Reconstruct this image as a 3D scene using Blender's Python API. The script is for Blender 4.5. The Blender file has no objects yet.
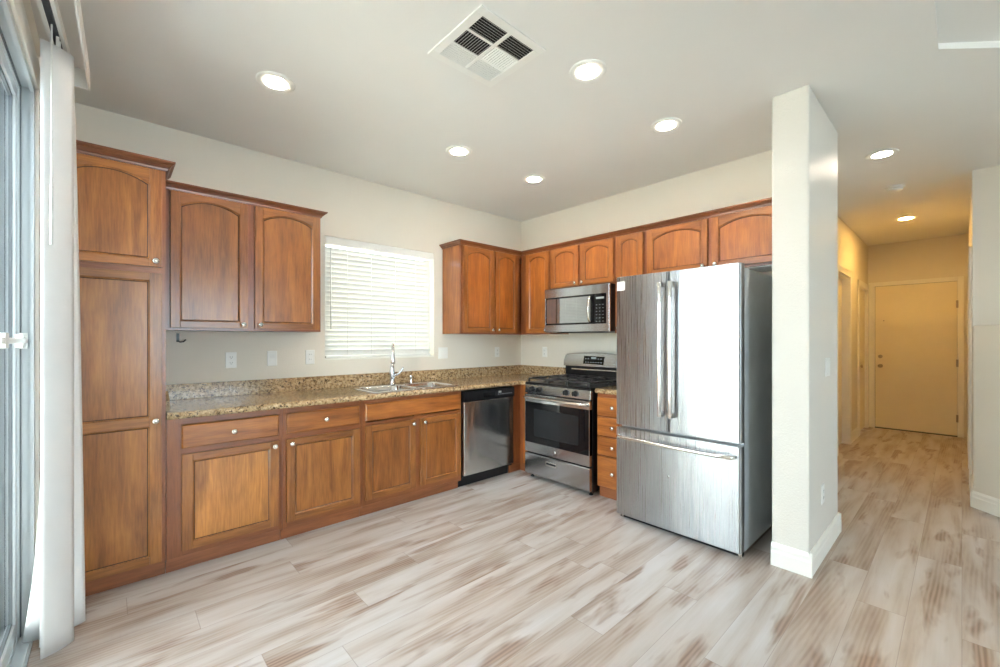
import bpy, bmesh, math, random
from math import sin, cos, pi, radians
from mathutils import Vector, Matrix
random.seed(7)
S = bpy.context.scene
C = S.collection
# ------------------------------------------------------------------ camera, exposure, world
cd = bpy.data.cameras.new('camera'); cam = bpy.data.objects.new('camera', cd); C.objects.link(cam)
cd.sensor_width = 36; cd.lens = 0.424 * 36; cd.shift_y = 0.0065; cd.clip_start = 0.02
cam.location = (0, 0, 1.314); cam.rotation_euler = (radians(90), 0, radians(47.45 - 90))
S.camera = cam
S.view_settings.view_transform = 'Standard'; S.view_settings.look = 'None'
S.view_settings.gamma = 1; S.view_settings.use_curve_mapping = False
S.view_settings.exposure = 0.54
W = bpy.data.worlds.new('world'); S.world = W; W.use_nodes = True
bg = W.node_tree.nodes['Background']
bg.inputs[0].default_value = (0.80, 0.90, 1.0, 1); bg.inputs[1].default_value = 13.0
KITCHEN_LAMP = 68.0
HALL_LAMP = 600.0
sd = bpy.data.lights.new('sun', 'SUN'); sd.energy = 24; sd.angle = radians(.6); sd.color = (1, .96, .9)
sun = bpy.data.objects.new('sun', sd); C.objects.link(sun)
sun.rotation_euler = Vector((-.2, .8, -.8)).to_track_quat('-Z', 'Y').to_euler()
try: S.cycles.max_bounces = 10; S.cycles.diffuse_bounces = 6; S.cycles.glossy_bounces = 5; S.cycles.transparent_max_bounces = 12
except Exception: pass
def portal(loc, rot, sx, sy):
    l = bpy.data.lights.new('window_portal', 'AREA'); l.shape = 'RECTANGLE'; l.size = sx; l.size_y = sy
    l.cycles.is_portal = True
    o = bpy.data.objects.new('window_portal', l); o.location = loc; o.rotation_euler = rot; C.objects.link(o)
portal((-0.38, 1.88, 1.22), (0, radians(-90), 0), 2.4, 1.8)
portal((1.45, -4.6, 1.4), (radians(90), 0, 0), 2.1, 1.9)
portal((1.85, 3.74, 1.66), (radians(-90), 0, 0), 1.1, 1.05)

# ------------------------------------------------------------------ materials
class NT:
    def __init__(s, name):
        s.m = bpy.data.materials.new(name); s.m.use_nodes = True; s.t = s.m.node_tree; s.n = s.t.nodes
        s.b = s.n['Principled BSDF']
    def node(s, ty, **k):
        n = s.n.new(ty)
        for a, v in k.items():
            if a.startswith('i_'):
                n.inputs[a[2:].replace('_', ' ')].default_value = v
            else: setattr(n, a, v)
        return n
    def l(s, a, b): s.t.links.new(a, b)
    def put(s, v, sock):
        if isinstance(v, (int, float)): sock.default_value = v
        elif isinstance(v, (tuple, list)): sock.default_value = v
        else: s.l(v, sock)
    def math(s, op, a, b=0.0, c=None):
        n = s.n.new('ShaderNodeMath'); n.operation = op
        s.put(a, n.inputs[0]); s.put(b, n.inputs[1])
        if c is not None: s.put(c, n.inputs[2])
        return n.outputs[0]
    def mix(s, f, a, b, mode='MIX'):
        n = s.n.new('ShaderNodeMix'); n.data_type = 'RGBA'; n.blend_type = mode
        s.put(f, n.inputs[0]); s.put(a, n.inputs[6]); s.put(b, n.inputs[7]); return n.outputs[2]
    def ramp(s, f, pts):
        n = s.n.new('ShaderNodeValToRGB'); e = n.color_ramp.elements
        while len(e) < len(pts): e.new(0.5)
        for i, (p, c) in enumerate(pts):
            e[i].position = p; e[i].color = tuple(c) + (1,) if len(c) == 3 else c
        s.l(f, n.inputs[0]); return n.outputs[0]
    def coord(s, kind='Object'): return s.n.new('ShaderNodeTexCoord').outputs[kind]
    def mapping(s, v, sc=(1, 1, 1), loc=(0, 0, 0), rot=(0, 0, 0)):
        n = s.n.new('ShaderNodeMapping'); s.l(v, n.inputs[0])
        s.put(loc, n.inputs[1]); s.put(rot, n.inputs[2]); s.put(sc, n.inputs[3]); return n.outputs[0]
    def noise(s, v, scale=5, det=3, rough=.5, dist=0.0, out='Fac'):
        n = s.n.new('ShaderNodeTexNoise'); s.l(v, n.inputs['Vector'])
        n.inputs['Scale'].default_value = scale; n.inputs['Detail'].default_value = det
        n.inputs['Roughness'].default_value = rough; n.inputs['Distortion'].default_value = dist
        return n.outputs[out]
    def bump(s, h, strength=.2, dist=.01):
        n = s.n.new('ShaderNodeBump'); n.inputs['Strength'].default_value = strength
        n.inputs['Distance'].default_value = dist; s.l(h, n.inputs['Height']); s.l(n.outputs[0], s.b.inputs['Normal'])
    def base(s, c=None, rough=None, metal=None, spec=None, coat=None):
        if c is not None: s.put(c if not isinstance(c, tuple) or len(c) == 4 else c + (1,), s.b.inputs['Base Color'])
        if rough is not None: s.put(rough, s.b.inputs['Roughness'])
        if metal is not None: s.put(metal, s.b.inputs['Metallic'])
        if spec is not None: s.put(spec, s.b.inputs['Specular IOR Level'])
        if coat is not None: s.put(coat, s.b.inputs['Coat Weight'])
        return s
def srgb(r, g, b):
    f = lambda v: (v / 255 / 12.92) if v / 255 <= .04045 else ((v / 255 + .055) / 1.055) ** 2.4
    return (f(r), f(g), f(b))

def plain(name, c, rough=.5, metal=0, spec=.5, coat=0, mottling=.06):
    k = NT(name); co = k.coord()
    nz = k.noise(co, 9, 3)
    a = tuple(x * (1 - mottling) for x in c); b = tuple(min(1, x * (1 + mottling)) for x in c)
    k.base(k.ramp(nz, [(.3, a), (.7, b)]), rough, metal, spec, coat)
    return k.m

def m_wall(name, c, bumpy=.25, ro=.62):
    k = NT(name); co = k.coord()
    k.base(k.ramp(k.noise(co, 3, 2), [(.3, tuple(x * .985 for x in c)), (.7, c)]), ro, 0, .35)
    k.bump(k.noise(co, 110, 3, .55), bumpy, .004)
    return k.m
wall_m = m_wall('wall_paint', srgb(228, 222, 210))
wing_m = m_wall('wing_paint', srgb(222, 218, 210), .6, .44)
ceil_m = m_wall('ceiling_paint', srgb(236, 235, 232), .15)
trim_m = plain('white_trim', srgb(240, 238, 230), .32, mottling=.01)
door_m = plain('door_paint', srgb(236, 226, 200), .38, mottling=.01)
white_m = plain('white_plastic', srgb(238, 238, 234), .35, mottling=.01)
black_m = plain('black_plastic', (.008, .008, .009), .3, 0, .35)
iron_m = plain('cast_iron', (.03, .03, .032), .32)
void_m = plain('dark_duct', (.015, .015, .015), .8)
nickel_m = plain('satin_nickel', (.78, .76, .73), .22, 1, mottling=.02)
brass_m = plain('aged_nickel', (.42, .36, .28), .3, 1, mottling=.02)
chrome_m = plain('chrome', (.6, .61, .62), .14, 1, mottling=.01)
screen_m = plain('screen_marks', (.3, .34, .36), .4)
label_m = plain('paper_label', (.82, .82, .82), .6)
alu_m = plain('grey_aluminium', srgb(205, 210, 212), .35, 0, mottling=.02)
gask_gap_m = plain('dark_gasket_and_gap', (.12, .13, .14), .5)  # door gaskets; also colours the shade in the hall end door gap
bag_m = plain('pale_plastic_bag', srgb(190, 192, 184), .35, mottling=.15)

def m_wood(name, horiz=False, c1=srgb(106, 62, 27), c2=srgb(170, 114, 56)):
    k = NT(name); oi = k.n.new('ShaderNodeObjectInfo')
    co = k.coord()
    off = k.n.new('ShaderNodeCombineXYZ')
    for i in range(3): k.l(k.math('MULTIPLY', oi.outputs['Random'], 37.0 + 11 * i), off.inputs[i])
    ad = k.n.new('ShaderNodeVectorMath'); ad.operation = 'ADD'; k.l(co, ad.inputs[0]); k.l(off.outputs[0], ad.inputs[1])
    st = (1.2, 9, 9) if horiz else (9, 9, 1.1)
    v = k.mapping(ad.outputs[0], st)
    g = k.noise(v, 1.6, 4, .55, .6)
    fine = k.noise(k.mapping(ad.outputs[0], (4, 60, 60) if horiz else (60, 60, 4)), 2.2, 3, .6)
    blot = k.noise(ad.outputs[0], 3.5, 3, .55, .3)
    col = k.ramp(g, [(.28, c1), (.5, tuple((a + b) / 2 for a, b in zip(c1, c2))), (.72, c2)])
    col = k.mix(.22, col, k.ramp(fine, [(.35, tuple(x * .6 for x in c1)), (.65, tuple(min(1, x * 1.15) for x in c2))]))
    col = k.mix(.35, col, k.ramp(blot, [(.3, (.62, .55, .5)), (.7, (1.15, 1.15, 1.15))]), 'MULTIPLY')
    col = k.mix(1.0, col, oi.outputs['Color'], 'MULTIPLY')
    k.base(col, .3, 0, .5, .25); k.put(.18, k.b.inputs['Coat Roughness'])
    k.bump(fine, .06, .002)
    return k.m
wood_v = m_wood('wood_vertical'); wood_h = m_wood('wood_horizontal', True)
glaze_m = m_wood('wood_dark_glaze', False, srgb(46, 22, 12), srgb(70, 36, 20))
frame_m = m_wood('wood_face_frame', False, srgb(108, 62, 36), srgb(146, 90, 54))
frame_h = m_wood('wood_face_frame_rail', True, srgb(108, 62, 36), srgb(146, 90, 54))
toe_m = m_wood('wood_toe_board', True, srgb(124, 72, 42), srgb(160, 98, 60))

def m_granite():
    k = NT('granite'); co = k.coord()
    n1 = k.noise(co, 48, 5, .65, .3); n2 = k.noise(k.mapping(co, loc=(5, 3, 1)), 70, 4, .6)
    n3 = k.noise(k.mapping(co, loc=(1, 8, 3)), 7, 3, .5)
    col = k.ramp(n1, [(.32, srgb(108, 82, 56)), (.44, srgb(168, 140, 102)), (.56, srgb(196, 170, 134)), (.72, srgb(220, 202, 170))])
    vor = k.n.new('ShaderNodeTexVoronoi'); vor.feature = 'F1'; k.l(co, vor.inputs['Vector']); vor.inputs['Scale'].default_value = 120
    sp = k.math('MULTIPLY', k.math('LESS_THAN', vor.outputs['Distance'], .34), k.math('GREATER_THAN', n2, .5))
    col = k.mix(sp, col, srgb(46, 36, 30) + (1,))
    col = k.mix(k.math('GREATER_THAN', n2, .61), col, srgb(62, 46, 36) + (1,))
    col = k.mix(.4, col, k.ramp(n3, [(.35, (.72, .68, .62)), (.65, (1.1, 1.05, 1))]), 'MULTIPLY')
    k.base(col, .14, 0, .5); return k.m
granite_m = m_granite()

def m_steel(name, c=(.43, .44, .46), rough=.2, vert=True, wav=.12, aniso=0):
    k = NT(name); co = k.coord()
    br = k.noise(k.mapping(co, (420, 420, 2) if vert else (2, 2, 420)), 1, 2)
    sm = k.noise(k.mapping(co, (2.4, 2.4, .8)), 1.3, 2, .5, .4)
    k.base(k.ramp(sm, [(.3, tuple(x * .88 for x in c)), (.7, tuple(x * 1.06 for x in c))]), k.math('MULTIPLY_ADD', br, .1, rough - .05), 1)
    if aniso:
        tg = k.n.new('ShaderNodeTangent'); tg.direction_type = 'RADIAL'; tg.axis = 'Z'; k.l(tg.outputs[0], k.b.inputs['Tangent']); k.b.inputs['Anisotropic'].default_value = aniso; k.b.inputs['Anisotropic Rotation'].default_value = .25
    b1 = k.n.new('ShaderNodeBump'); b1.inputs['Strength'].default_value = .012 if aniso else .05; b1.inputs['Distance'].default_value = .001; k.l(br, b1.inputs['Height'])
    b2 = k.n.new('ShaderNodeBump'); b2.inputs['Strength'].default_value = wav; b2.inputs['Distance'].default_value = .03
    k.l(sm, b2.inputs['Height']); k.l(b1.outputs[0], b2.inputs['Normal']); k.l(b2.outputs[0], k.b.inputs['Normal'])
    return k.m
steel_m = m_steel('stainless_steel', (.43, .445, .465), .28, aniso=.75); steelh_m = m_steel('stainless_steel_horizontal', rough=.2, vert=False, c=(.5, .51, .53))
dwsteel_m = m_steel('dishwasher_steel', (.62, .62, .62), .2, True, .7)
side_m = plain('fridge_side_grey', srgb(186, 192, 196), .3, .3)
bglass_m = plain('black_glass', (.006, .006, .007), .03, 0, .3)
mwglass_m = plain('microwave_mirror_glass', (.4, .4, .41), .03, 1)
oven_in_m = plain('oven_glass', (.014, .015, .017), .04, 0, .4)

def m_glass(name, tint=(.93, .97, .97), refl=1.0):
    k = NT(name); k.n.remove(k.b)
    out = k.n['Material Output']
    tr = k.n.new('ShaderNodeBsdfTransparent'); tr.inputs[0].default_value = tint + (1,)
    gl = k.n.new('ShaderNodeBsdfGlossy'); gl.inputs['Roughness'].default_value = .02
    fr = k.n.new('ShaderNodeFresnel'); fr.inputs[0].default_value = 1.45
    nz = k.noise(k.coord(), 2, 1)
    mx = k.n.new('ShaderNodeMixShader'); k.l(k.math('MULTIPLY_ADD', nz, .02, k.math('MULTIPLY', fr.outputs[0], refl)), mx.inputs[0])
    k.l(tr.outputs[0], mx.inputs[1]); k.l(gl.outputs[0], mx.inputs[2]); k.l(mx.outputs[0], out.inputs[0])
    return k.m
glass_m = m_glass('window_glass')

def m_translucent(name, c, amt):
    k = NT(name); out = k.n['Material Output']
    nz = k.ramp(k.noise(k.coord(), 14, 2), [(.3, tuple(x * .98 for x in c)), (.7, c)])
    k.base(nz, .4)
    t = k.n.new('ShaderNodeBsdfTranslucent'); k.l(nz, t.inputs[0])
    mx = k.n.new('ShaderNodeMixShader'); mx.inputs[0].default_value = amt
    k.l(k.b.outputs[0], mx.inputs[1]); k.l(t.outputs[0], mx.inputs[2]); k.l(mx.outputs[0], out.inputs[0]); return k.m
vane_m = m_translucent('vinyl_vane', srgb(236, 236, 236), .06)
slat_m = m_translucent('blind_slat', srgb(238, 238, 234), .06)

def m_emit(name, c, s):
    k = NT(name); k.base((.9, .9, .9), .4)
    nz = k.ramp(k.noise(k.coord(), 20, 1), [(.2, tuple(x * .97 for x in c)), (.8, c)])
    k.l(nz, k.b.inputs['Emission Color']); k.b.inputs['Emission Strength'].default_value = s; return k.m
lamp_m = m_emit('lamp_glow', (1, .86, .68), KITCHEN_LAMP); hlamp_m = m_emit('hall_lamp_glow', (1, .58, .15), HALL_LAMP)

def m_floor():
    k = NT('plank_floor'); co = k.coord(); sx = k.n.new('ShaderNodeSeparateXYZ'); k.l(co, sx.inputs[0])
    X, Y = sx.outputs[0], sx.outputs[1]
    wd, ln = .18, 1.5
    yr = k.math('DIVIDE', Y, wd); row = k.math('FLOOR', yr)
    wn = k.n.new('ShaderNodeTexWhiteNoise'); wn.noise_dimensions = '1D'; k.l(row, wn.inputs['W'])
    xr = k.math('ADD', k.math('DIVIDE', X, ln), wn.outputs['Value']); colm = k.math('FLOOR', xr)
    idv = k.math('MULTIPLY_ADD', row, 13.37, k.math('MULTIPLY', colm, 7.71))
    w2 = k.n.new('ShaderNodeTexWhiteNoise'); w2.noise_dimensions = '1D'; k.l(idv, w2.inputs['W'])
    s2 = k.n.new('ShaderNodeSeparateColor'); k.l(w2.outputs['Color'], s2.inputs[0])
    cb = k.n.new('ShaderNodeCombineXYZ')
    k.l(k.math('MULTIPLY_ADD', s2.outputs[0], 40, X), cb.inputs[0]); k.l(k.math('MULTIPLY_ADD', s2.outputs[1], 30, Y), cb.inputs[1])
    k.l(k.math('MULTIPLY', s2.outputs[2], 20), cb.inputs[2])
    v = cb.outputs[0]
    big = k.noise(k.mapping(v, (.62, 5, 1)), 1.9, 4, .5, .25)
    fine = k.noise(k.mapping(v, (1.3, 60, 1)), 2, 4, .6, .2)
    wv = k.n.new('ShaderNodeTexWave'); wv.wave_type = 'RINGS'; wv.rings_direction = 'Z'; k.l(k.mapping(v, (.55, 5.5, 1)), wv.inputs[0])
    wv.inputs['Scale'].default_value = 3.2; wv.inputs['Distortion'].default_value = 4.5; wv.inputs['Detail'].default_value = 2; wv.inputs['Detail Scale'].default_value = .9
    blob = k.noise(k.mapping(v, (1.5, 7.5, 1), loc=(3, 3, 0)), 1.4, 3, .5, .3)
    col = k.ramp(big, [(.28, srgb(142, 122, 108)), (.41, srgb(170, 156, 146)), (.53, srgb(191, 184, 179)), (.72, srgb(205, 202, 202))])
    col = k.mix(k.math('MULTIPLY', s2.outputs[0], .3), col, srgb(190, 176, 166) + (1,))
    col = k.mix(.22, col, k.ramp(fine, [(.3, (.8, .77, .74)), (.7, (1.08, 1.08, 1.08))]), 'MULTIPLY')
    msk = k.math('MULTIPLY', k.ramp(blob, [(.55, (0, 0, 0)), (.67, (1, 1, 1))]), .85)
    dk = k.mix(.5, srgb(140, 112, 94) + (1,), k.ramp(wv.outputs['Fac'], [(0, srgb(112, 86, 70)), (1, srgb(178, 155, 138))]))
    col = k.mix(msk, col, dk)
    wmask = k.math('MULTIPLY', k.ramp(big, [(.4, (1, 1, 1)), (.5, (0, 0, 0))]), .14)
    col = k.mix(wmask, col, k.ramp(wv.outputs['Fac'], [(.2, srgb(140, 116, 100)), (.8, srgb(204, 190, 178))]))
    # seams
    fy = k.math('FRACT', yr); fx = k.math('FRACT', xr)
    ey = k.math('MINIMUM', fy, k.math('SUBTRACT', 1, fy)); ex = k.math('MINIMUM', fx, k.math('SUBTRACT', 1, fx))
    e = k.math('MAXIMUM', k.math('LESS_THAN', ey, .007), k.math('LESS_THAN', ex, .0012))
    col = k.mix(k.math('MULTIPLY', e, .4), col, srgb(120, 104, 94) + (1,))
    k.base(col, k.math('MULTIPLY_ADD', fine, .16, .3), 0, .45); k.bump(k.math('SUBTRACT', fine, e), .05, .002)
    return k.m
floor_m = m_floor()
def m_ground():
    k = NT('added_patio_concrete'); k.base(k.ramp(k.noise(k.coord(), 2, 5, .6), [(.3, srgb(178, 174, 166)), (.7, srgb(205, 201, 193))]), .85); return k.m
ground_m = m_ground()

# ------------------------------------------------------------------ mesh helpers
def box(bm, x0, x1, y0, y1, z0, z1, mi=0):
    v = [bm.verts.new(p) for p in ((x0, y0, z0), (x1, y0, z0), (x1, y1, z0), (x0, y1, z0), (x0, y0, z1), (x1, y0, z1), (x1, y1, z1), (x0, y1, z1))]
    fs = []
    for q in ((3, 2, 1, 0), (4, 5, 6, 7), (0, 1, 5, 4), (1, 2, 6, 5), (2, 3, 7, 6), (3, 0, 4, 7)):
        f = bm.faces.new([v[i] for i in q]); f.material_index = mi; fs.append(f)
    return fs
def cbox(bm, x0, x1, y0, y1, z0, z1, c=.005, mi=0):
    """box whose front (y0) edges are chamfered"""
    L = [[(x0, y1, z0), (x1, y1, z0), (x1, y1, z1), (x0, y1, z1)],
         [(x0, y0 + c, z0), (x1, y0 + c, z0), (x1, y0 + c, z1), (x0, y0 + c, z1)],
         [(x0 + c, y0, z0 + c), (x1 - c, y0, z0 + c), (x1 - c, y0, z1 - c), (x0 + c, y0, z1 - c)]]
    vs = [[bm.verts.new(p) for p in l] for l in L]
    bm.faces.new(vs[0][::-1]).material_index = mi; bm.faces.new(vs[2]).material_index = mi
    for a, b in ((0, 1), (1, 2)):
        for i in range(4):
            j = (i + 1) % 4; bm.faces.new((vs[a][i], vs[a][j], vs[b][j], vs[b][i])).material_index = mi
def prism(bm, pts, y0, y1, mi=0, axis='y'):
    """extrude polygon given in the two other axes between y0 and y1 along axis"""
    def mk(p, t):
        if axis == 'y': return (p[0], t, p[1])
        if axis == 'x': return (t, p[0], p[1])
        return (p[0], p[1], t)
    a = [bm.verts.new(mk(p, y0)) for p in pts]; b = [bm.verts.new(mk(p, y1)) for p in pts]
    fs = [bm.faces.new(a), bm.faces.new(b[::-1])]
    n = len(pts)
    for i in range(n):
        j = (i + 1) % n; fs.append(bm.faces.new((a[j], a[i], b[i], b[j])))
    for f in fs: f.material_index = mi
    return fs
def lathe(bm, prof, n=20, axis='z', at=(0, 0, 0), mi=0, smooth=True):
    rings = []
    for r, h in prof:
        ring = []
        for i in range(n):
            a = 2 * pi * i / n
            p = {'z': (r * cos(a), r * sin(a), h), 'y': (r * cos(a), h, r * sin(a)), 'x': (h, r * cos(a), r * sin(a))}[axis]
            ring.append(bm.verts.new((p[0] + at[0], p[1] + at[1], p[2] + at[2])))
        rings.append(ring)
    for a, b in zip(rings, rings[1:]):
        for i in range(n):
            j = (i + 1) % n; f = bm.faces.new((a[i], a[j], b[j], b[i])); f.smooth = smooth; f.material_index = mi
    for r in (rings[0], rings[-1]):
        try: bm.faces.new(r).material_index = mi
        except Exception: pass
def tube(bm, pts, r, n=10, mi=0, flat=1.0):
    pts = [Vector(p) for p in pts]; rings = []
    rr = r if isinstance(r, (list, tuple)) else [r] * len(pts)
    up = None
    for i, p in enumerate(pts):
        d = (pts[min(i + 1, len(pts) - 1)] - pts[max(i - 1, 0)]).normalized()
        if up is None: up = Vector((0, 0, 1)) if abs(d.z) < .9 else Vector((1, 0, 0))
        a = d.cross(up)
        if a.length < .05: a = d.cross(Vector((0, 1, 0)))
        a.normalize(); b = a.cross(d).normalized(); up = b
        rings.append([bm.verts.new(p + a * rr[i] * cos(2 * pi * k / n) + b * rr[i] * flat * sin(2 * pi * k / n)) for k in range(n)])
    for a, b in zip(rings, rings[1:]):
        for i in range(n):
            j = (i + 1) % n; f = bm.faces.new((a[i], a[j], b[j], b[i])); f.smooth = True; f.material_index = mi
    bm.faces.new(rings[0][::-1]).material_index = mi; bm.faces.new(rings[-1]).material_index = mi
def B(): return bmesh.new()
def obj(name, bm, mats, parent=None, loc=None, bev=0, tint=None, seg=2):
    bmesh.ops.recalc_face_normals(bm, faces=bm.faces[:])
    me = bpy.data.meshes.new(name); bm.to_mesh(me); bm.free()
    for m in (mats if isinstance(mats, (list, tuple)) else [mats]): me.materials.append(m)
    o = bpy.data.objects.new(name, me); C.objects.link(o)
    if parent: o.parent = parent
    if loc: o.location = loc
    if tint: o.color = tuple(tint) + (1,)
    if bev:
        md = o.modifiers.new('bevel', 'BEVEL'); md.width = bev; md.segments = seg; md.limit_method = 'ANGLE'; md.angle_limit = radians(35)
        md.harden_normals = False
    return o
def thing(name, label, cat, loc=(0, 0, 0), rz=0, group=None):
    o = bpy.data.objects.new(name, None); C.objects.link(o); o.location = loc; o.rotation_euler = (0, 0, rz)
    o.empty_display_size = .1; o['label'] = label; o['category'] = cat
    if group: o['group'] = group
    return o
def tag(o, label, cat, group=None):
    o['label'] = label; o['category'] = cat
    if group: o['group'] = group
    return o
def struct(name, bm, m, parent=None, **k):
    o = obj(name, bm, m, parent, **k)
    if not parent: o['kind'] = 'structure'
    return o
def sthing(name, loc=(0, 0, 0), rz=0):
    o = bpy.data.objects.new(name, None); C.objects.link(o); o.location = loc; o.rotation_euler = (0, 0, rz); o['kind'] = 'structure'; return o
def link_copy(src, parent, loc=None, rot=None):
    c = src.copy(); C.objects.link(c); c.parent = parent
    if loc is not None: c.location = loc
    if rot is not None: c.rotation_euler = rot
    return c
def rrect(x0, x1, y0, y1, r, n=6):
    pts = []
    for cx, cy, a0 in ((x1 - r, y1 - r, 0), (x0 + r, y1 - r, 90), (x0 + r, y0 + r, 180), (x1 - r, y0 + r, 270)):
        for i in range(n + 1):
            a = radians(a0 + 90 * i / n); pts.append((cx + r * cos(a), cy + r * sin(a)))
    return pts
A90 = -pi / 2
H = 2.74      # ceiling height
YA = 3.6; XB = 3.65; XL = -.25

# ------------------------------------------------------------------ the setting
b = B(); box(b, -.25, 8.6, -4.6, 3.65, -.1, 0); struct('floor', b, floor_m)
# ceiling with a shallow chamfered tray over the living side
def ceiling():
    b = B()
    tr = [(.6, .078), (2.99, .078), (3.2, -.132), (3.2, -2.6), (.6, -2.6)]
    out = [(-.4, 3.75), (8.6, 3.75), (8.6, -4.7), (-.4, -4.7)]
    ov = [b.verts.new((x, y, H)) for x, y in out]; tv = [b.verts.new((x, y, H)) for x, y in tr]; uv = [b.verts.new((x, y, H + .03)) for x, y in tr]
    for q in ((ov[0], ov[1], tv[1], tv[0]), (ov[1], tv[2], tv[1]), (ov[1], ov[2], tv[3], tv[2]), (ov[2], ov[3], tv[4], tv[3]), (ov[3], ov[0], tv[0], tv[4])): b.faces.new(q)
    for i in range(5):
        j = (i + 1) % 5; b.faces.new((tv[i], tv[j], uv[j], uv[i]))
    b.faces.new(uv)
    bmesh.ops.recalc_face_normals(b, faces=b.faces[:])
    tp = [b.verts.new((x, y, H + .2)) for x, y in out]; b.faces.new(tp)
    for i in range(4):
        j = (i + 1) % 4; b.faces.new((ov[i], ov[j], tp[j], tp[i]))
    struct('ceiling', b, ceil_m)
ceiling()
# kitchen back wall with window opening
wx0, wx1, wz0, wz1 = 1.318, 2.40, 1.145, 2.19
b = B()
box(b, -.4, wx0, YA, YA + .14, 0, H); box(b, wx1, XB + .12, YA, YA + .14, 0, H)
box(b, wx0, wx1, YA, YA + .14, 0, wz0); box(b, wx0, wx1, YA, YA + .14, wz1, H)
struct('wall_back', b, wall_m)
b = B(); box(b, XB, XB + .12, .75, YA, 0, H); struct('wall_right', b, wall_m)
b = B(); box(b, 2.86, 3.675, .575, .757, 0, H)
struct('wall_wing', b, wing_m, bev=.012, seg=3)
# left wall with the sliding door opening
sy0, sy1, sz1 = .95, 2.81, 2.44
b = B()
box(b, XL - .14, XL, sy1, YA, 0, H); box(b, XL - .14, XL, -4.6, sy0, 0, H); box(b, XL - .14, XL, sy0, sy1, sz1, H)
struct('wall_left', b, wall_m)
# hall
HL, HR, HE, RX = .965, -.06, 8.45, 5.34
def wall_with_doors(name, ax0, ax1, y0, y1, doors):
    b = B(); x = ax0
    for d0, d1, dz in doors:
        box(b, x, d0, y0, y1, 0, H); box(b, d0, d1, y0, y1, dz, H); x = d1
    box(b, x, ax1, y0, y1, 0, H); struct(name, b, wall_m)
wall_with_doors('wall_hall_left', XB + .12, HE + .12, HL, HL + .12, [(6.1, 6.87, 2.1), (7.6, 8.34, 2.06)])
wall_with_doors('wall_hall_right', RX, HE + .12, HR - .12, HR, [(5.68, 6.44, 2.06)])
b = B(); box(b, HE, HE + .12, HR, HL, 0, H); struct('wall_hall_end', b, wall_m)
b = B(); box(b, RX, RX + .12, -4.6, HR - .12, 0, H); struct('wall_far_right', b, wall_m)
# half wall running diagonally off the hall corner
b = B(); prism(b, [(5.0, HR - .01), (RX, HR - .01), (RX, -1.2), (5.22, -1.2), (4.32, -.75)] if False else [(5.0, HR), (RX, HR), (RX, HR - .1), (5.1, HR - .1), (4.52, -.66), (4.44, -.60)], 0, 1.43, axis='z')
struct('wall_half', b, wall_m, bev=.01, seg=3)
# front wall with an unseen living-room window, added to let daylight in
fw = [(.4, 2.5)]
b = B(); x = XL - .14
for a, c in fw:
    box(b, x, a, -4.6, -4.46, 0, H); box(b, a, c, -4.6, -4.46, 0, .45); box(b, a, c, -4.6, -4.46, 2.35, H); x = c
box(b, x, RX + .12, -4.6, -4.46, 0, H); struct('wall_front', b, wall_m)
for n, (a, c) in enumerate(fw):
    w = sthing('window_%d' % (n + 2), ((a + c) / 2, -4.53, .45))
    b = B(); hw = (c - a) / 2
    box(b, -hw, hw, -.03, .03, 0, .05); box(b, -hw, hw, -.03, .03, 1.85, 1.9); box(b, -hw, -hw + .05, -.03, .03, .05, 1.85); box(b, hw - .05, hw, -.03, .03, .05, 1.85); box(b, -.025, .025, -.03, .03, .05, 1.85)
    obj('window_frame', b, trim_m, w)
    b = B(); box(b, -hw + .05, -.025, -.004, .004, .05, 1.85); box(b, .025, hw - .05, -.004, .004, .05, 1.85); obj('pane', b, glass_m, w)

# baseboards
def baseboard(name, p0, p1, side=1, h=.13, t=.015):
    p0 = Vector(p0); p1 = Vector(p1); d = (p1 - p0); L = d.length; a = math.atan2(d.y, d.x)
    b = B(); prism(b, [(0, 0), (-t * side, 0), (-t * side, h * .62), (-t * .8 * side, h * .68), (-t * .8 * side, h * .86), (-t * .3 * side, h), (0, h)], 0, L, axis='x')
    o = struct(name, b, trim_m); o.location = (p0.x, p0.y, 0); o.rotation_euler = (0, 0, a); return o
baseboard('baseboard_wing_front', (2.86, .757, 0), (2.86, .558, 0), 1)
baseboard('baseboard_wing_side', (2.843, .575, 0), (3.692, .575, 0), 1)
baseboard('baseboard_wing_end', (3.675, .558, 0), (3.675, .75, 0), 1)
baseboard('baseboard_hall_left', (3.77, HL, 0), (6.02, HL, 0), 1)
baseboard('baseboard_hall_left_middle', (6.95, HL, 0), (7.52, HL, 0), 1)
baseboard('baseboard_hall_right', (8.45, HR, 0), (6.52, HR, 0), 1)
baseboard('baseboard_hall_corner', (5.6, HR, 0), (5.0, HR, 0), 1)
baseboard('baseboard_half_wall', (5.006, HR, 0), (4.43, -.606, 0), 1)
baseboard('baseboard_far_right', (RX, -.16, 0), (RX, -4.46, 0), -1)

# ------------------------------------------------------------------ kitchen window and blind
w = sthing('window_1', ((wx0 + wx1) / 2, YA + .11, wz0)); hw = (wx1 - wx0) / 2; hh = wz1 - wz0
b = B(); box(b, -hw, hw, -.02, .02, 0, .045); box(b, -hw, hw, -.02, .02, hh - .045, hh); box(b, -hw, -hw + .045, -.02, .02, .045, hh - .045); box(b, hw - .045, hw, -.02, .02, .045, hh - .045); box(b, -.02, .02, -.02, .02, .045, hh - .045)
obj('window_frame', b, trim_m, w)
b = B(); box(b, -hw + .045, -.02, -.003, .003, .045, hh - .045); box(b, .02, hw - .045, -.003, .003, .045, hh - .045); obj('pane', b, glass_m, w)
b = B(); box(b, -hw, hw, -.11, -.02, 0, .012); obj('window_sill', b, trim_m, w)
bl = thing('window_blind', 'white horizontal slat blind covering the window above the sink', 'blind', ((wx0 + wx1) / 2, YA + .04, wz0))
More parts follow.
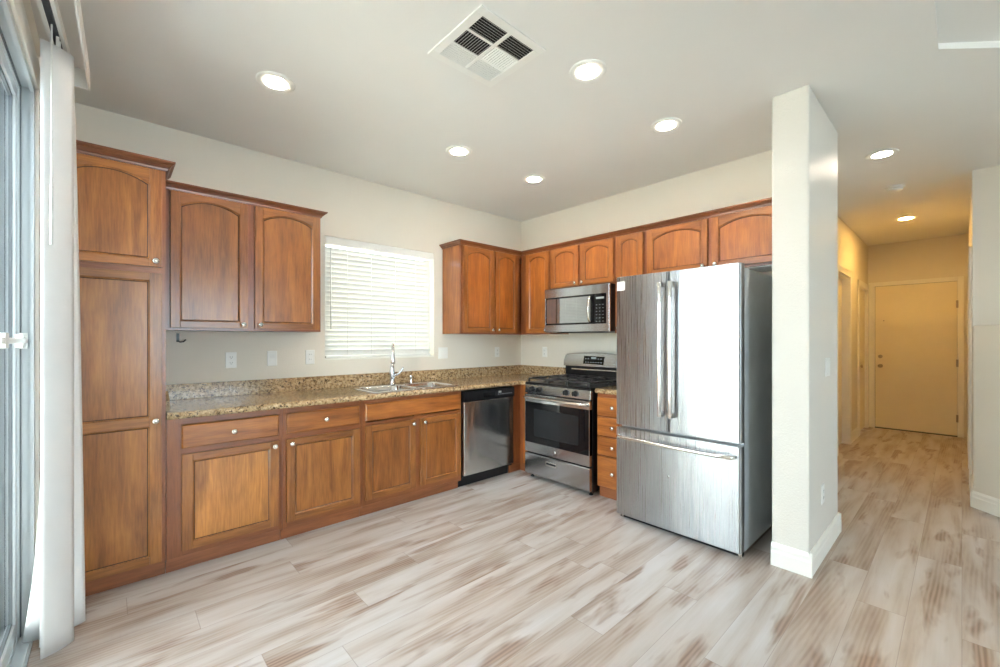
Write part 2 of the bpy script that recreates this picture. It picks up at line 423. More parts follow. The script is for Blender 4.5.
b = B(); box(b, -hw + .005, hw - .005, -.045, .02, hh - .07, hh - .004); obj('head_rail', b, white_m, bl, bev=.003)
b = B(); N = 22; pitch = (hh - .13) / N; ang = radians(180 - 66)
for i in range(N):
    z = .062 + i * pitch; L = .0255
    p = []
    for t in (-1, -.33, .33, 1):
        cz = -.0022 * (1 - t * t)
        p.append((t * L * cos(ang) - cz * sin(ang), z + t * L * sin(ang) + cz * cos(ang)))
    q = [(a - .0022 * sin(ang), c + .0022 * cos(ang)) for a, c in p][::-1]
    prism(b, p + q, -hw + .012, hw - .03, axis='x')
obj('slats', b, slat_m, bl)
b = B(); box(b, -hw + .012, hw - .03, -.028, .022, .016, .036); obj('bottom_rail', b, white_m, bl, bev=.004)
b = B()
for x in (-.34, -.12, .12, .34):
    for y in (-.024, .019): tube(b, [(x, y, .03), (x, y, hh - .07)], .0012, 5)
obj('ladder_cord', b, white_m, bl)
b = B(); tube(b, [(-hw + .045, -.05, hh - .08), (-hw + .047, -.052, .26)], .0035, 8); obj('tilt_wand', b, alu_m, bl)
b = B(); tube(b, [(hw - .045 + .004 * (i % 2), -.034, .05 + i * (hh - .13) / 24) for i in range(25)], .003, 6)
obj('lift_cord', b, alu_m, bl)

# ------------------------------------------------------------------ sliding door (door_1)
d = sthing('door_1', (XL, sy1, 0)); SW = sy1 - sy0
b = B()   # outer frame: channelled jambs, head and sill; local y negative toward camera
def ring_frame(b, x0, x1, t, top):
    box(b, x0, x1, -t, 0, 0, top); box(b, x0, x1, -SW, -SW + t, 0, top); box(b, x0, x1, -SW, 0, top - t, top)
ring_frame(b, -.012, 0, .03, sz1); ring_frame(b, -.14, -.012, .008, sz1)
ring_frame(b, -.05, -.044, .028, sz1); ring_frame(b, -.095, -.09, .028, sz1)
obj('door_frame', b, alu_m, d)
b = B(); box(b, -.14, 0, -SW, 0, 0, .012)
for x in (-.008, -.05, -.07, -.095): box(b, x - .003, x + .003, -SW, 0, .012, .03)
obj('track', b, alu_m, d)
b = B(); ring_frame(b, -.044, -.04, .022, sz1); ring_frame(b, -.0895, -.086, .022, sz1); obj('gasket', b, gask_gap_m, d)
def sash(name, y0, y1, x):
    b = B(); x0, x1 = x - .018, x + .018; t = .055
    box(b, x0, x1, y0, y0 + t, .03, sz1 - .02); box(b, x0, x1, y1 - t, y1, .03, sz1 - .02); box(b, x0, x1, y0 + t, y1 - t, .03, .1); box(b, x0, x1, y0 + t, y1 - t, sz1 - .08, sz1 - .02)
    s = obj(name, b, alu_m, d, bev=.003)
    b = B(); t2 = .012
    for xx in (x0 + .004, x1 - .004 - .004): 
        pass
    box(b, x - .009, x + .009, y0 + t - .001, y0 + t + t2, .1, sz1 - .08); box(b, x - .009, x + .009, y1 - t - t2, y1 - t + .001, .1, sz1 - .08)
    box(b, x - .009, x + .009, y0 + t, y1 - t, .1, .1 + t2); box(b, x - .009, x + .009, y0 + t, y1 - t, sz1 - .08 - t2, sz1 - .08); obj('glazing_gasket', b, gask_gap_m, s)
    b = B(); box(b, x - .004, x + .004, y0 + t, y1 - t, .1, sz1 - .08); obj('pane', b, glass_m, s)
    return s
sash('sliding_panel', -.95, -.02, -.068); sash('fixed_panel', -1.84, -.92, -.112)
b = B()
box(b, -.048, -.02, -.028, -.004, 1.275, 1.345); box(b, -.05, -.026, -.09, -.06, 1.28, 1.34); box(b, -.03, -.02, -.62, -.02, 1.3, 1.322); box(b, -.05, -.018, -.56, -.5, 1.285, 1.34)
obj('security_latch', b, white_m, d, bev=.003)
b = B()
box(b, XL, XL + .012, sy1, sy1 + .09, 0, sz1 + .12); box(b, XL, XL + .012, sy0 - .09, sy1, sz1, sz1 + .12); box(b, XL, XL + .012, sy0 - .09, sy0, 0, sz1)
struct('trim_1', b, trim_m, bev=.003)

# vertical blind
vb = thing('vertical_blind', 'white vertical vinyl blind drawn open beside the sliding glass door', 'blind', (XL + .09, 2.7, 0))
b = B()   # head rail: channel open below
for xa, xb_, za, zb in ((-.025, .025, 2.60, 2.61), (-.025, -.018, 2.565, 2.60), (.018, .025, 2.565, 2.60), (-.018, -.012, 2.565, 2.569), (.012, .018, 2.565, 2.569)):
    box(b, xa, xb_, -1.9, .12, za, zb)
hr = obj('head_rail', b, white_m, vb); hr.rotation_euler = (0, 0, radians(-2.5))
b = B(); box(b, -.016, .016, -1.9, .12, 2.585, 2.599); k2 = obj('carrier_channel', b, gask_gap_m, hr)
b = B(); box(b, .075, .083, -1.75, .16, 2.52, 2.61); box(b, -.09, .075, .15, .16, 2.52, 2.61); va = obj('valance', b, white_m, vb, bev=.002); va.rotation_euler = (0, 0, radians(-1.2))
def vane(cx, cy, a_top, a_bot, sx=0, sy=0, power=1.0, w=.105):
    b = B(); NZ, NW = 28, 8; rows = []
    for i in range(NZ + 1):
        t = i / NZ; z = 2.525 - t * 2.495; f = t ** power; a = a_top + (a_bot - a_top) * f
        ox, oy = cx + sx * f, cy + sy * f; r = []
        for j in range(NW + 1):
            s = (j / NW - .5); bow = .010 * (1 - 4 * s * s)
            r.append(b.verts.new((ox + s * w * cos(a) - bow * sin(a) * -1, oy + s * w * sin(a) - bow * cos(a), z)))
        rows.append(r)
    for p, q in zip(rows, rows[1:]):
        for j in range(NW): f = b.faces.new((p[j], p[j + 1], q[j + 1], q[j])); f.smooth = True
    o = obj('vane', b, vane_m, vb); m = o.modifiers.new('thick', 'SOLIDIFY'); m.thickness = .0012
    o2 = B(); box(o2, cx - .005, cx + .005, cy - .005, cy + .005, 2.52, 2.57); obj('vane_clip', o2, white_m, o)
    return o
vane(-.002, -.165, radians(37), radians(37), 0, 0, 1, .116)
vane(.0, -.13, radians(36), radians(36))
vane(-.004, -.10, radians(40), radians(46), -.02, .04, 6)
vane(-.008, -.085, radians(40), radians(-6), -.057, .07, 7)
for i, y in enumerate((-.055, -.03)): vane(-.005, y, radians(40), radians(40))
vane(-.005, .005, radians(40), radians(16), .03, -.01, .8)
vane(-.01, .03, radians(38), radians(14), .028, -.005, .9)
b = B(); tube(b, [(-.012, -.27, 2.56), (-.012, -.275, 1.9)], .0028, 8); tube(b, [(-.012, -.275, 1.92), (-.012, -.276, 1.69)], .005, 8); obj('wand', b, white_m, vb)

# outside: patio slab and walls, invented so daylight enters naturally
b = B(); box(b, -9, XL - .14, -12, 9, -.2, -.06); box(b, XL - .14, 12, -12, -4.6, -.2, -.06); box(b, XL - .14, 12, 3.74, 9, -.2, -.06); struct('added_patio', b, ground_m)
b = B(); box(b, -4.6, -4.4, -6, 8, -.06, 1.75)
o = struct('added_garden_wall', b, m_wall('added_garden_stucco', srgb(214, 206, 190)))

b = B(); box(b, XL - .14, 9, 6.4, 6.6, -.06, 2.3)  # unseen wall added to cut the light reaching the kitchen window
struct('added_side_wall', b, m_wall('added_side_stucco', srgb(222, 212, 190)))

# ------------------------------------------------------------------ knobs
kb = B(); lathe(kb, [(.005, 0), (.005, -.012), (.0085, -.014), (.0155, -.019), (.0165, -.024), (.014, -.029), (.007, -.032), (.0005, -.033)], 20, 'y')
knob_proto = None
def knob(parent, x, y, z):
    global knob_proto, kb
    if knob_proto is None:
        knob_proto = obj('knob', kb, nickel_m, parent, (x, y, z)); return knob_proto
    return link_copy(knob_proto, parent, (x, y, z))

# ------------------------------------------------------------------ cabinet doors / drawers
T = .02
def arc_top(x0, x1, z1, rise, n=14):
    """points along arch from x0 to x1; ends at z1-rise, apex z1"""
    if rise <= 0: return [(x0, z1), (x1, z1)]
    w = (x1 - x0) / 2; R = (w * w + rise * rise) / (2 * rise); cx = (x0 + x1) / 2; cz = z1 - R
    a0 = math.asin(w / R)
    return [(cx + R * sin(-a0 + 2 * a0 * i / n), cz + R * cos(-a0 + 2 * a0 * i / n)) for i in range(n + 1)]
def door(parent, x0, x1, z0, z1, yf, kn, rise=0, st=.056, tint=(1, 1, 1), ptint=None, mid=None, name='door'):
    """frame-and-panel door, front at yf, kn=(x,z) knob position"""
    rl = .042
    ix0, ix1, iz0, iz1 = x0 + st, x1 - st, z0 + rl, z1 - rl
    if rise: iz1 = z1 - rl * .85
    b = B(); y0, y1 = yf, yf + T
    box(b, x0, ix0, y0, y1, z0, z1, 0); box(b, ix1, x1, y0, y1, z0, z1, 0)
    box(b, ix0, ix1, y0, y1, z0, iz0, 1)
    at = arc_top(ix0, ix1, iz1, rise)
    prism(b, [(ix0, z1)] + at + [(ix1, z1)], y0, y1, 1)
    if mid: box(b, ix0, ix1, y0, y1, mid - rl * .6, mid + rl * .6, 1)
    fields = [(iz0, iz1, rise)] if not mid else [(iz0, mid - rl * .6, 0), (mid + rl * .6, iz1, rise)]
    for (a, c, r) in fields:      # moulded bead inside each opening
        L0 = [(ix0, a), (ix1, a)] + arc_top(ix0, ix1, c, r)[::-1]
        e = .007
        L1 = [(ix0 + e, a + e), (ix1 - e, a + e)] + arc_top(ix0 + e, ix1 - e, c - e, r)[::-1]
        e2 = .011
        L2 = [(ix0 + e2, a + e2), (ix1 - e2, a + e2)] + arc_top(ix0 + e2, ix1 - e2, c - e2, r)[::-1]
        v0 = [b.verts.new((x, y0 + .001, z)) for x, z in L0]; v1 = [b.verts.new((x, y0 + .006, z)) for x, z in L1]; v2 = [b.verts.new((x, y0 + .0095, z)) for x, z in L2]
        n = len(L0)
        for i in range(n):
            j = (i + 1) % n
            b.faces.new((v0[i], v0[j], v1[j], v1[i])).material_index = 0
            b.faces.new((v1[i], v1[j], v2[j], v2[i])).material_index = 2
    o = obj(name, b, [wood_v, wood_h, glaze_m], parent, bev=.0018, tint=tint)
    for (a, c, r) in fields:
        b = B(); L = [(ix0 + .003, a + .003), (ix1 - .003, a + .003)] + arc_top(ix0 + .003, ix1 - .003, c - .003, r)[::-1]
        prism(b, L, y0 + .009, y0 + .016)
        obj('panel', b, wood_v, o, tint=ptint or tint)
    if kn: knob(o, kn[0], yf, kn[1])
    return o
def drawer(parent, x0, x1, z0, z1, yf, k=True, tint=(1, 1, 1), label=None):
    b = B(); cbox(b, x0, x1, yf, yf + T, z0, z1, .006)
    o = obj('drawer', b, wood_h, parent, tint=tint)
    if label: o['label'] = label
    if k: knob(o, (x0 + x1) / 2, yf, (z0 + z1) / 2)
    return o
def faceframe(parent, x0, x1, z0, z1, yf, stiles, rails, t=.02, tint=(1, 1, 1)):
    """stiles: list of (xa,xb); rails: list of (za,zb,xa,xb)"""
    b = B()
    for a, c in stiles: box(b, a, c, yf, yf + t, z0, z1, 0)
    for za, zb, a, c in rails: box(b, a, c, yf + .0005, yf + t, za, zb, 1)
    return obj('face_frame', b, [frame_m, frame_h], parent, tint=tint)
def carcass(parent, x0, x1, z0, z1, yf, tint=(1, 1, 1), open_top=False, name='body'):
    b = B(); t = .016; yb = -.004
    box(b, x0, x0 + t, yf, yb, z0, z1); box(b, x1 - t, x1, yf, yb, z0, z1)
    box(b, x0 + t, x1 - t, yf, yb, z0, z0 + t)
    if not open_top: box(b, x0 + t, x1 - t, yf, yb, z1 - t, z1)
    box(b, x0 + t, x1 - t, yb - .006, yb, z0 + t, z1 - t)
    return obj(name, b, wood_v, parent, tint=tint)
def crown(parent, x0, x1, yf, z0, z1, lret=None, rret=None, proj=.04):
    """crown along front with optional return depth at the ends"""
    b = B(); h = z1 - z0
    prof = [(0, 0), (-.008, 0), (-.010, h * .25), (-.016, h * .3), (-.026, h * .62), (-.034, h * .7), (-.036, h * .78), (-proj, h * .82), (-proj, h), (0, h)]
    xa = x0 - (proj if lret else 0); xb = x1 + (proj if rret else 0)
    ends = []
    for sgn, xe, ret in ((-1, x0, lret), (1, x1, rret)):
        ends.append([b.verts.new((xe + (sgn * -py if ret else 0), yf + py, z0 + pz)) for py, pz in prof])
    n = len(prof)
    for i in range(n - 1): b.faces.new((ends[0][i], ends[0][i + 1], ends[1][i + 1], ends[1][i]))
    b.faces.new((ends[0][0], ends[0][-1], ends[1][-1], ends[1][0]))
    for sgn, xe, ret, e in ((-1, x0, lret, ends[0]), (1, x1, rret, ends[1])):
        if ret:
            r = [b.verts.new((xe + sgn * -py, ret, z0 + pz)) for py, pz in prof]
            for i in range(n - 1): b.faces.new((e[i], e[i + 1], r[i + 1], r[i]))
            b.faces.new(r)
        else: b.faces.new(e)
    return obj('crown_molding', b, frame_h, parent, tint=(.92, .86, .84))

# ---- pantry (wall A, local origin at (x,YA,0); front is -y)
DF = 2.97 - YA      # door front plane, local
FF = DF + T         # face-frame front plane
def base_loc(x): return (x, YA - .002, 0)
t = thing('pantry_cabinet', 'tall brown wooden pantry cabinet with two stacked doors next to the white vertical blind', 'cabinet', (XL + .003, YA - .002, 0))
W_ = .226 - XL - .004
carcass(t, 0, W_, .09, 2.25, FF + .02)
faceframe(t, 0, W_, .09, 2.25, FF, [(0, .035), (W_ - .03, W_)], [(.09, .115, .035, W_ - .03), (1.66, 1.73, .035, W_ - .03), (2.225, 2.25, .035, W_ - .03)], tint=(1.25, 1.2, 1.15))
dx0, dx1 = .028, W_ - .018
door(t, dx0, dx1, .098, 1.678, DF, (dx1 - .028, .875), 0, .052, (1, .95, .88), (1.0, .93, .82), mid=.87, name='door')
door(t, dx0, dx1, 1.712, 2.243, DF, (dx1 - .028, 1.742), .045, .052, (1.12, 1.0, .9), (1.1, .98, .86))
crown(t, 0, W_, FF, 2.25, 2.30, rret=-.37)
b = B(); box(b, 0, W_, FF + .045, FF + .06, 0, .09); obj('toe_board', b, toe_m, t)

# ---- base cabinets wall A
def base_cab(label, x0, x1, stiles, doors, drawers, **k):
    t = thing('base_cabinet', label, 'cabinet', (x0, YA - .002, 0), group=None)
    w = x1 - x0
    carcass(t, .001, w - .001, .09, .868, FF + .02, open_top=True)
    faceframe(t, .001, w - .001, .09, .868, FF, [(a - x0, c - x0) for a, c in stiles], [(.09, .125, .001, w - .001), (.66, .70, .001, w - .001), (.835, .868, .001, w - .001)], tint=(1.1, 1.02, .84))
    for (a, c, z0, z1, kn, tint, pt) in doors: door(t, a - x0, c - x0, z0, z1, DF, (kn - x0, z1 - .03), 0, .05, tint, pt)
    for (a, c, z0, z1, kk, tint) in drawers: drawer(t, a - x0, c - x0, z0, z1, DF, kk, tint)
    b = B(); box(b, .001, w - .001, FF + .045, FF + .06, 0, .09); box(b, .001, w - .001, FF, FF + .045, .075, .09); obj('toe_board', b, toe_m, t)
    return t
base_cab('wooden base cabinet with one drawer and a pale door, beside the tall pantry', .227, .82, [(.227, .30), (.79, .82)],
         [(.295, .797, .122, .667, .77, (1.05, .98, .9), (1.5, 1.5, 1.35))], [(.295, .797, .70, .832, True, (1.15, 1.0, .9))])
base_cab('wooden base cabinet with one drawer and one door, just left of the sink cabinet', .821, 1.362, [(.821, .85), (1.335, 1.362)],
         [(.844, 1.339, .125, .667, .872, (1, .92, .85), (1.08, .98, .86))], [(.844, 1.339, .703, .834, True, (1.08, .92, .82))])
base_cab('wooden sink base cabinet with a wide false front over two doors, under the sink', 1.363, 2.276, [(1.363, 1.39), (1.80, 1.865), (2.255, 2.276)],
         [(1.385, 1.808, .128, .676, 1.78, (.98, .88, .8), (.86, .72, .6)), (1.855, 2.262, .128, .676, 1.883, (.98, .88, .8), (.9, .76, .64))],
         [(1.385, 2.262, .712, .84, False, (1.15, .95, .8))])
# corner cabinet: two filler faces meeting at the inside corner
t = thing('corner_cabinet', 'plain wooden corner cabinet filler between the dishwasher and the gas range', 'cabinet', (XB - .002, YA - .002, 0))
b = B(); box(b, 2.905 - XB, 3.02 - XB, 2.99 - YA, 3.01 - YA, .09, .868, 0); box(b, 3.02 - XB, 3.04 - XB, 2.864 - YA, 3.01 - YA, .09, .868, 0)
obj('face_frame', b, frame_m, t, tint=(1.15, .98, .86))
b = B(); box(b, 3.005 - XB, 3.02 - XB, 2.866 - YA, 2.935 - YA, .1, .862, 0); obj('filler_strip', b, wood_v, t, tint=(1.1, .92, .82))
b = B(); box(b, 2.905 - XB, 2.92 - XB, 3.01 - YA, -.004, .09, .868); box(b, 3.04 - XB, -.004, 2.864 - YA, 2.864 - YA, .09, .868); obj('body', b, wood_v, t)
b = B(); box(b, 2.905 - XB, 3.06 - XB, 3.03 - YA, 3.045 - YA, 0, .09); box(b, 3.06 - XB, 3.075 - XB, 2.864 - YA, 3.045 - YA, 0, .09); obj('toe_board', b, toe_m, t)

# drawer cabinet between range and fridge (wall B)
t = thing('drawer_cabinet', 'narrow wooden cabinet of four drawers between the range and the refrigerator', 'cabinet', (XB - .002, 2.074, 0), A90)
w = .33; F0 = 3.0 - XB
carcass(t, .001, w, .09, .868, F0 + .04, open_top=True)
faceframe(t, .001, w, .09, .868, F0 + .02, [(.001, .025), (w - .02, w)], [(.09, .10, .025, w - .02), (.351, .362, .025, w - .02), (.51, .523, .025, w - .02), (.675, .687, .025, w - .02), (.838, .868, .025, w - .02)], tint=(1.1, .92, .8))
for z0, z1 in ((.10, .351), (.362, .511), (.522, .676), (.686, .838)): drawer(t, .008, w - .008, z0, z1, F0, True, (1.3, 1.05, .88))
b = B(); box(b, .001, w, F0 + .05, F0 + .065, 0, .09); obj('toe_board', b, toe_m, t)

# ---- countertops
def nose(y0, z0, z1, yb):   # cross-section with rounded front
    r = (z1 - z0) / 2; pts = [(yb, z0), (yb, z1)]
    for i in range(7):
        a = radians(90 + 180 * i / 6); pts.append((y0 + r + r * cos(a), z0 + r + r * sin(a)))
    return pts
ct = thing('countertop', 'speckled brown granite countertop holding the sink along the back wall', 'countertop', (0, 0, .87))
b = B(); CF = 2.95; hx0, hx1, hy0, hy1 = 1.49, 2.27, 3.035, 3.44
prism(b, nose(CF, 0, .04, hy0), .228, 3.02, axis='x')
box(b, .228, hx0, hy0, YA, 0, .04); box(b, hx1, 3.02, hy0, YA, 0, .04); box(b, hx0, hx1, hy1, YA, 0, .04)
box(b, 3.02, XB, 2.858, YA, 0, .04)
prism(b, [(x + .0, z) for x, z in nose(2.985, 0, .04, 3.02)], 2.858, CF + .03, axis='y')
obj('slab', b, granite_m, ct)
b = B(); box(b, .248, XB - .02, YA - .02, YA - .001, .04, .145); box(b, XB - .02, XB - .001, 2.858, YA - .001, .04, .145)
prism(b, [(YA - .001, .04), (YA - .001, .145), (3.14, .145), (3.05, .10), (3.05, .04)], .228, .248, axis='x')
obj('backsplash', b, granite_m, ct, bev=.002)
ct2 = thing('countertop', 'short piece of granite countertop between the range and the refrigerator', 'countertop', (0, 0, .87))
b = B(); prism(b, nose(2.975, 0, .04, XB - .001), 1.745, 2.072, axis='y'); obj('slab', b, granite_m, ct2)
b = B(); box(b, XB - .02, XB - .001, 1.745, 2.072, .04, .145); obj('backsplash', b, granite_m, ct2)

# ---- sink and faucet
sk = thing('kitchen_sink', 'stainless steel double bowl sink set into the granite countertop', 'sink', (1.9, 3.2375, .911))
b = B(); cells = [(-.425, 0, -.225, .225), (0, .385, -.225, .225)]; bowls = [(-.395, -.015, -.185, .175), (.015, .355, -.185, .175)]
for (cx0, cx1, cy0, cy1), (x0, x1, y0, y1) in zip(cells, bowls):
    n = 6; rings = []
    mx, my = (x0 + x1) / 2, (y0 + y1) / 2
    hole = rrect(x0, x1, y0, y1, .06, n)
    def proj(px, py, e=0):
        dx, dy = px - mx, py - my; s = 1e9
        if dx > 0: s = min(s, (cx1 - mx) / dx)
        if dx < 0: s = min(s, (cx0 - mx) / dx)
        if dy > 0: s = min(s, (cy1 - my) / dy)
        if dy < 0: s = min(s, (cy0 - my) / dy)
        return mx + dx * s, my + dy * s
    rings.append([proj(*p) + (.0,) for p in hole])
    rings.append([((p[0] * .15 + q[0] * .85), (p[1] * .15 + q[1] * .85), .006) for p, q in zip(hole, rings[0])])
    rings.append([p + (.005,) for p in hole])
    for ins, z in ((.006, -.004), (.012, -.1), (.02, -.15), (.05, -.17), (.11, -.175)):
        rings.append([p + (z,) for p in rrect(x0 + ins, x1 - ins, y0 + ins, y1 - ins, max(.03, .06 - ins * .3), n)])
    vr = [[b.verts.new(p) for p in r] for r in rings]
    for p, q in zip(vr, vr[1:]):
        for i in range(len(p)):
            j = (i + 1) % len(p); b.faces.new((p[i], p[j], q[j], q[i])).smooth = True
    b.faces.new(vr[-1])
obj('basin', b, m_steel('sink_steel', (.7, .7, .7), .16, True, .1), sk)
for x in (-.205, .185):
    b = B(); lathe(b, [(.042, -.176), (.042, -.172), (.03, -.171), (.028, -.174), (.0005, -.174)], 20, at=(x, -.005, 0)); obj('drain', b, chrome_m, sk)
fa = thing('faucet', 'chrome single lever pull-down faucet behind the double sink', 'faucet', (1.845, 3.43, .916), radians(-28))
b = B(); lathe(b, [(.029, 0), (.029, .006), (.024, .012), (.0215, .03), (.022, .06), (.026, .09), (.025, .115), (.019, .145), (.0175, .185), (.0005, .187)], 22); obj('body', b, chrome_m, fa)
b = B(); pts = []
for i in range(15):
    a = pi * i / 14 * .93; pts.append((0.006, -.055 + .055 * cos(a), .305 + .055 * sin(a)))
tube(b, [(0, 0, .16), (0, 0, .2), (0.002, 0, .26)] + pts, .0125, 12); obj('spout', b, chrome_m, fa)
b = B(); e = Vector(pts[-1]); tube(b, [e, e + Vector((0, -.003, -.03)), e + Vector((0, -.006, -.07)), e + Vector((0, -.008, -.105)), e + Vector((0, -.008, -.12))], [.0125, .0145, .0175, .0205, .019], 14)
sh = obj('spray_head', b, chrome_m, fa)
b = B(); lathe(b, [(.017, 0), (.017, -.004), (.0005, -.004)], 14, at=tuple(e + Vector((0, -.008, -.12)))); obj('nozzle', b, black_m, sh)
b = B(); tube(b, [(.01, -.005, .085), (.035, -.008, .088), (.06, -.012, .1), (.08, -.016, .122), (.092, -.018, .145), (.097, -.018, .155)], [.014, .012, .009, .0075, .007, .005], 12); obj('lever', b, chrome_m, fa)
b = B(); lathe(b, [(.018, 0), (.018, .004), (.012, .01), (.0105, .05), (.013, .055), (.013, .075), (.0005, .077)], 16)
o = obj('air_gap', b, chrome_m, None, (2.035, 3.43, .915)); tag(o, 'short chrome air gap cap on the sink rim right of the faucet', 'sink fitting')

# ---- dishwasher
t = thing('dishwasher', 'stainless steel dishwasher with black control strip right of the sink cabinet', 'dishwasher', (2.281, YA - .004, 0))
w = .619; yf = 2.955 - YA
b = B(); box(b, .004, w - .004, yf + .035, -.01, .09, .862); obj('tub', b, black_m, t)
b = B(); n = 10; fr = []
for i in range(n + 1):
    x = .006 + (w - .012) * i / n; fr.append((x, yf + .006 * (2 * i / n - 1) ** 2 ))
prism(b, fr + [(w - .006, yf + .034), (.006, yf + .034)], .115, .765, axis='z'); dd = obj('door', b, dwsteel_m, t, bev=.004)
b = B(); prism(b, [(yf + .034, .768), (yf - .002, .768), (yf - .006, .79), (yf - .004, .858), (yf + .034, .862)], .004, w - .004, axis='x'); cp = obj('control_panel', b, black_m, t)
b = B(); prism(b, rrect(.22, .36, .79, .832, .01, 4), yf - .0075, yf - .002); obj('pocket_handle', b, bglass_m, cp)
b = B()
for i in range(7): box(b, .4 + i * .027, .4 + i * .027 + .014, yf - .0068, yf - .004, .803, .808)
box(b, .405, .44, yf - .0068, yf - .004, .818, .836)
obj('button_marks', b, screen_m, cp)
b = B(); box(b, .004, w - .004, yf + .09, yf + .11, .0, .1); obj('toe_panel', b, black_m, t)

# ---- upper cabinets
UF = 3.27 - YA; UFF = UF + T
def upper(name, label, loc, rz, w, z0, z1, yf, stiles, doors, crown_args, tint=(1, .92, .85), depth_tint=None, ft=(1, .9, .86)):
    t = thing(name, label, 'cabinet', loc, rz)
    carcass(t, .001, w - .001, z0, z1, yf + .04, tint=tint)
    faceframe(t, .001, w - .001, z0, z1, yf + .02, stiles, [(z0, z0 + .03, .001, w - .001), (z1 - .03, z1, .001, w - .001)], tint=ft)
    for (a, c, da, dc, kx, tt, pt) in doors: door(t, a, c, da, dc, yf, (kx, da + .028), min(.046, (c - a) * .115), .048, tt, pt)
    if crown_args: crown(t, .001, w - .001, yf + .02, z1, z1 + .042, *crown_args)
    return t
x0 = .236
upper('wall_cabinet', 'wooden two-door wall cabinet with arched panels left of the window', (x0, YA - .002, 0), 0, 1.172 - x0, 1.375, 2.24, UF,
      [(.001, .04), (.44, .5), (.915, .935)], [(.268 - x0, .685 - x0, 1.39, 2.232, .655 - x0, (.9, .78, .62), (.88, .78, .62)), (.727 - x0, 1.158 - x0, 1.39, 2.232, .757 - x0, (.92, .8, .64), (1.0, .88, .7))], (None, -.002))
x0 = 2.50
t = upper('wall_cabinet', 'wooden two-door corner wall cabinet between the window and the room corner', (x0, YA - .002, 0), 0, XB - .004 - x0, 1.375, 2.24, UF,
      [(.001, .03), (.415, .45), (.77, .81)], [(2.522 - x0, 2.915 - x0, 1.39, 2.232, 2.888 - x0, (1, .84, .72), (1.08, .84, .64)), (2.945 - x0, 3.262 - x0, 1.39, 2.232, 2.972 - x0, (.95, .76, .64), (1.04, .8, .6))], None, tint=(1.1, .9, .85))
crown(t, .001, 3.322 - x0, UFF, 2.24, 2.282, -.002, None)
UB = 3.32 - XB
def upB(name, label, ya, yb, z0, stiles, doors, **k):
    D = [(ya - a, ya - c, da, dc, ya - kx, tt, pt) for (a, c, da, dc, kx, tt, pt) in doors]
    Sx = [(ya - a, ya - c) for a, c in stiles]
    return upper(name, label, (XB - .002, ya, 0), A90, ya - yb, z0, 2.24, UB, Sx, D, (None, None), **k)
g1 = (1.15, .96, .84); p1 = (1.25, 1.02, .84)
upB('wall_cabinet', 'narrow single-door wall cabinet in the corner, just left of the microwave', 3.289, 2.87, 1.375, [(3.288, 3.19), (2.885, 2.871)], [(3.2, 2.877, 1.39, 2.232, 2.905, g1, p1)], ft=(1.1, .95, .88))
upB('wall_cabinet', 'short two-door wall cabinet directly above the microwave', 2.869, 2.108, 1.822, [(2.868, 2.835), (2.52, 2.46), (2.125, 2.109)],
    [(2.85, 2.503, 1.838, 2.232, 2.532, g1, p1), (2.477, 2.118, 1.838, 2.232, 2.448, g1, p1)], ft=(1.1, .95, .88))
upB('wall_cabinet', 'tall narrow wall cabinet between the microwave and the refrigerator', 2.107, 1.81, 1.375, [(2.106, 2.08), (1.83, 1.811)], [(2.087, 1.83, 1.39, 2.232, 2.06, g1, p1)], ft=(1.1, .95, .88))
tf = upB('wall_cabinet', 'wide two-door wall cabinet directly above the refrigerator', 1.809, .756, 1.835, [(1.808, 1.78), (1.31, 1.26), (.79, .775)],
    [(1.79, 1.30, 1.85, 2.232, 1.33, g1, p1), (1.27, .785, 1.85, 2.232, 1.24, g1, p1)], ft=(1.1, .95, .88))

b = B(); box(b, .02, 1.035, UB + .05, -.01, 1.829, 1.8345); obj('bottom_panel', b, white_m, tf)

# ---- microwave
t = thing('microwave', 'stainless steel over-the-range microwave hung below the short cabinet', 'microwave', (XB - .003, 2.866, 1.392), A90)
w = .756; yf = 3.25 - XB; hh_ = .427
b = B(); box(b, 0, w, yf + .03, -.002, .0, hh_); box(b, .1, w - .1, yf + .08, -.08, -.008, 0); obj('body', b, black_m, t)
b = B(); x_ = [0, .016, w - .055, w]; z_ = [0, .07, hh_ - .075, hh_]
box(b, 0, w, yf, yf + .029, 0, .07); box(b, 0, w, yf, yf + .029, hh_ - .085, hh_); box(b, 0, .014, yf, yf + .029, .07, hh_ - .085); box(b, w - .03, w, yf, yf + .029, .07, hh_ - .085)
fr_ = obj('front_frame', b, steelh_m, t, bev=.002)
b = B(); box(b, .014, w - .165, yf + .003, yf + .028, .07, hh_ - .085); dr = obj('door', b, bglass_m, t)
b = B(); prism(b, rrect(.03, w - .2, .085, hh_ - .1, .012, 4), yf + .001, yf + .004); obj('window', b, mwglass_m, dr)
b = B(); tube(b, [(w - .195, yf + .004, .085), (w - .195, yf - .02, .095), (w - .195, yf - .038, .13), (w - .195, yf - .045, .2), (w - .195, yf - .038, .27), (w - .195, yf - .02, .315), (w - .195, yf + .004, .325)], .012, 10, flat=.8); obj('handle', b, nickel_m, dr)
b = B(); box(b, w - .163, w - .03, yf + .003, yf + .028, .07, hh_ - .085); kp = obj('keypad', b, bglass_m, t)
b = B(); box(b, w - .14, w - .055, yf + .0018, yf + .004, .295, .312); obj('key_display', b, screen_m, kp)
b = B(); box(b, 0, .012, yf + .0018, yf + .004, 0, .004); key = obj('key', b, screen_m, kp, (w - .14, 0, .09))
for i in range(6):
    for j in range(3):
        if i or j: link_copy(key, kp, (w - .14 + j * .034, 0, .09 + i * .03))

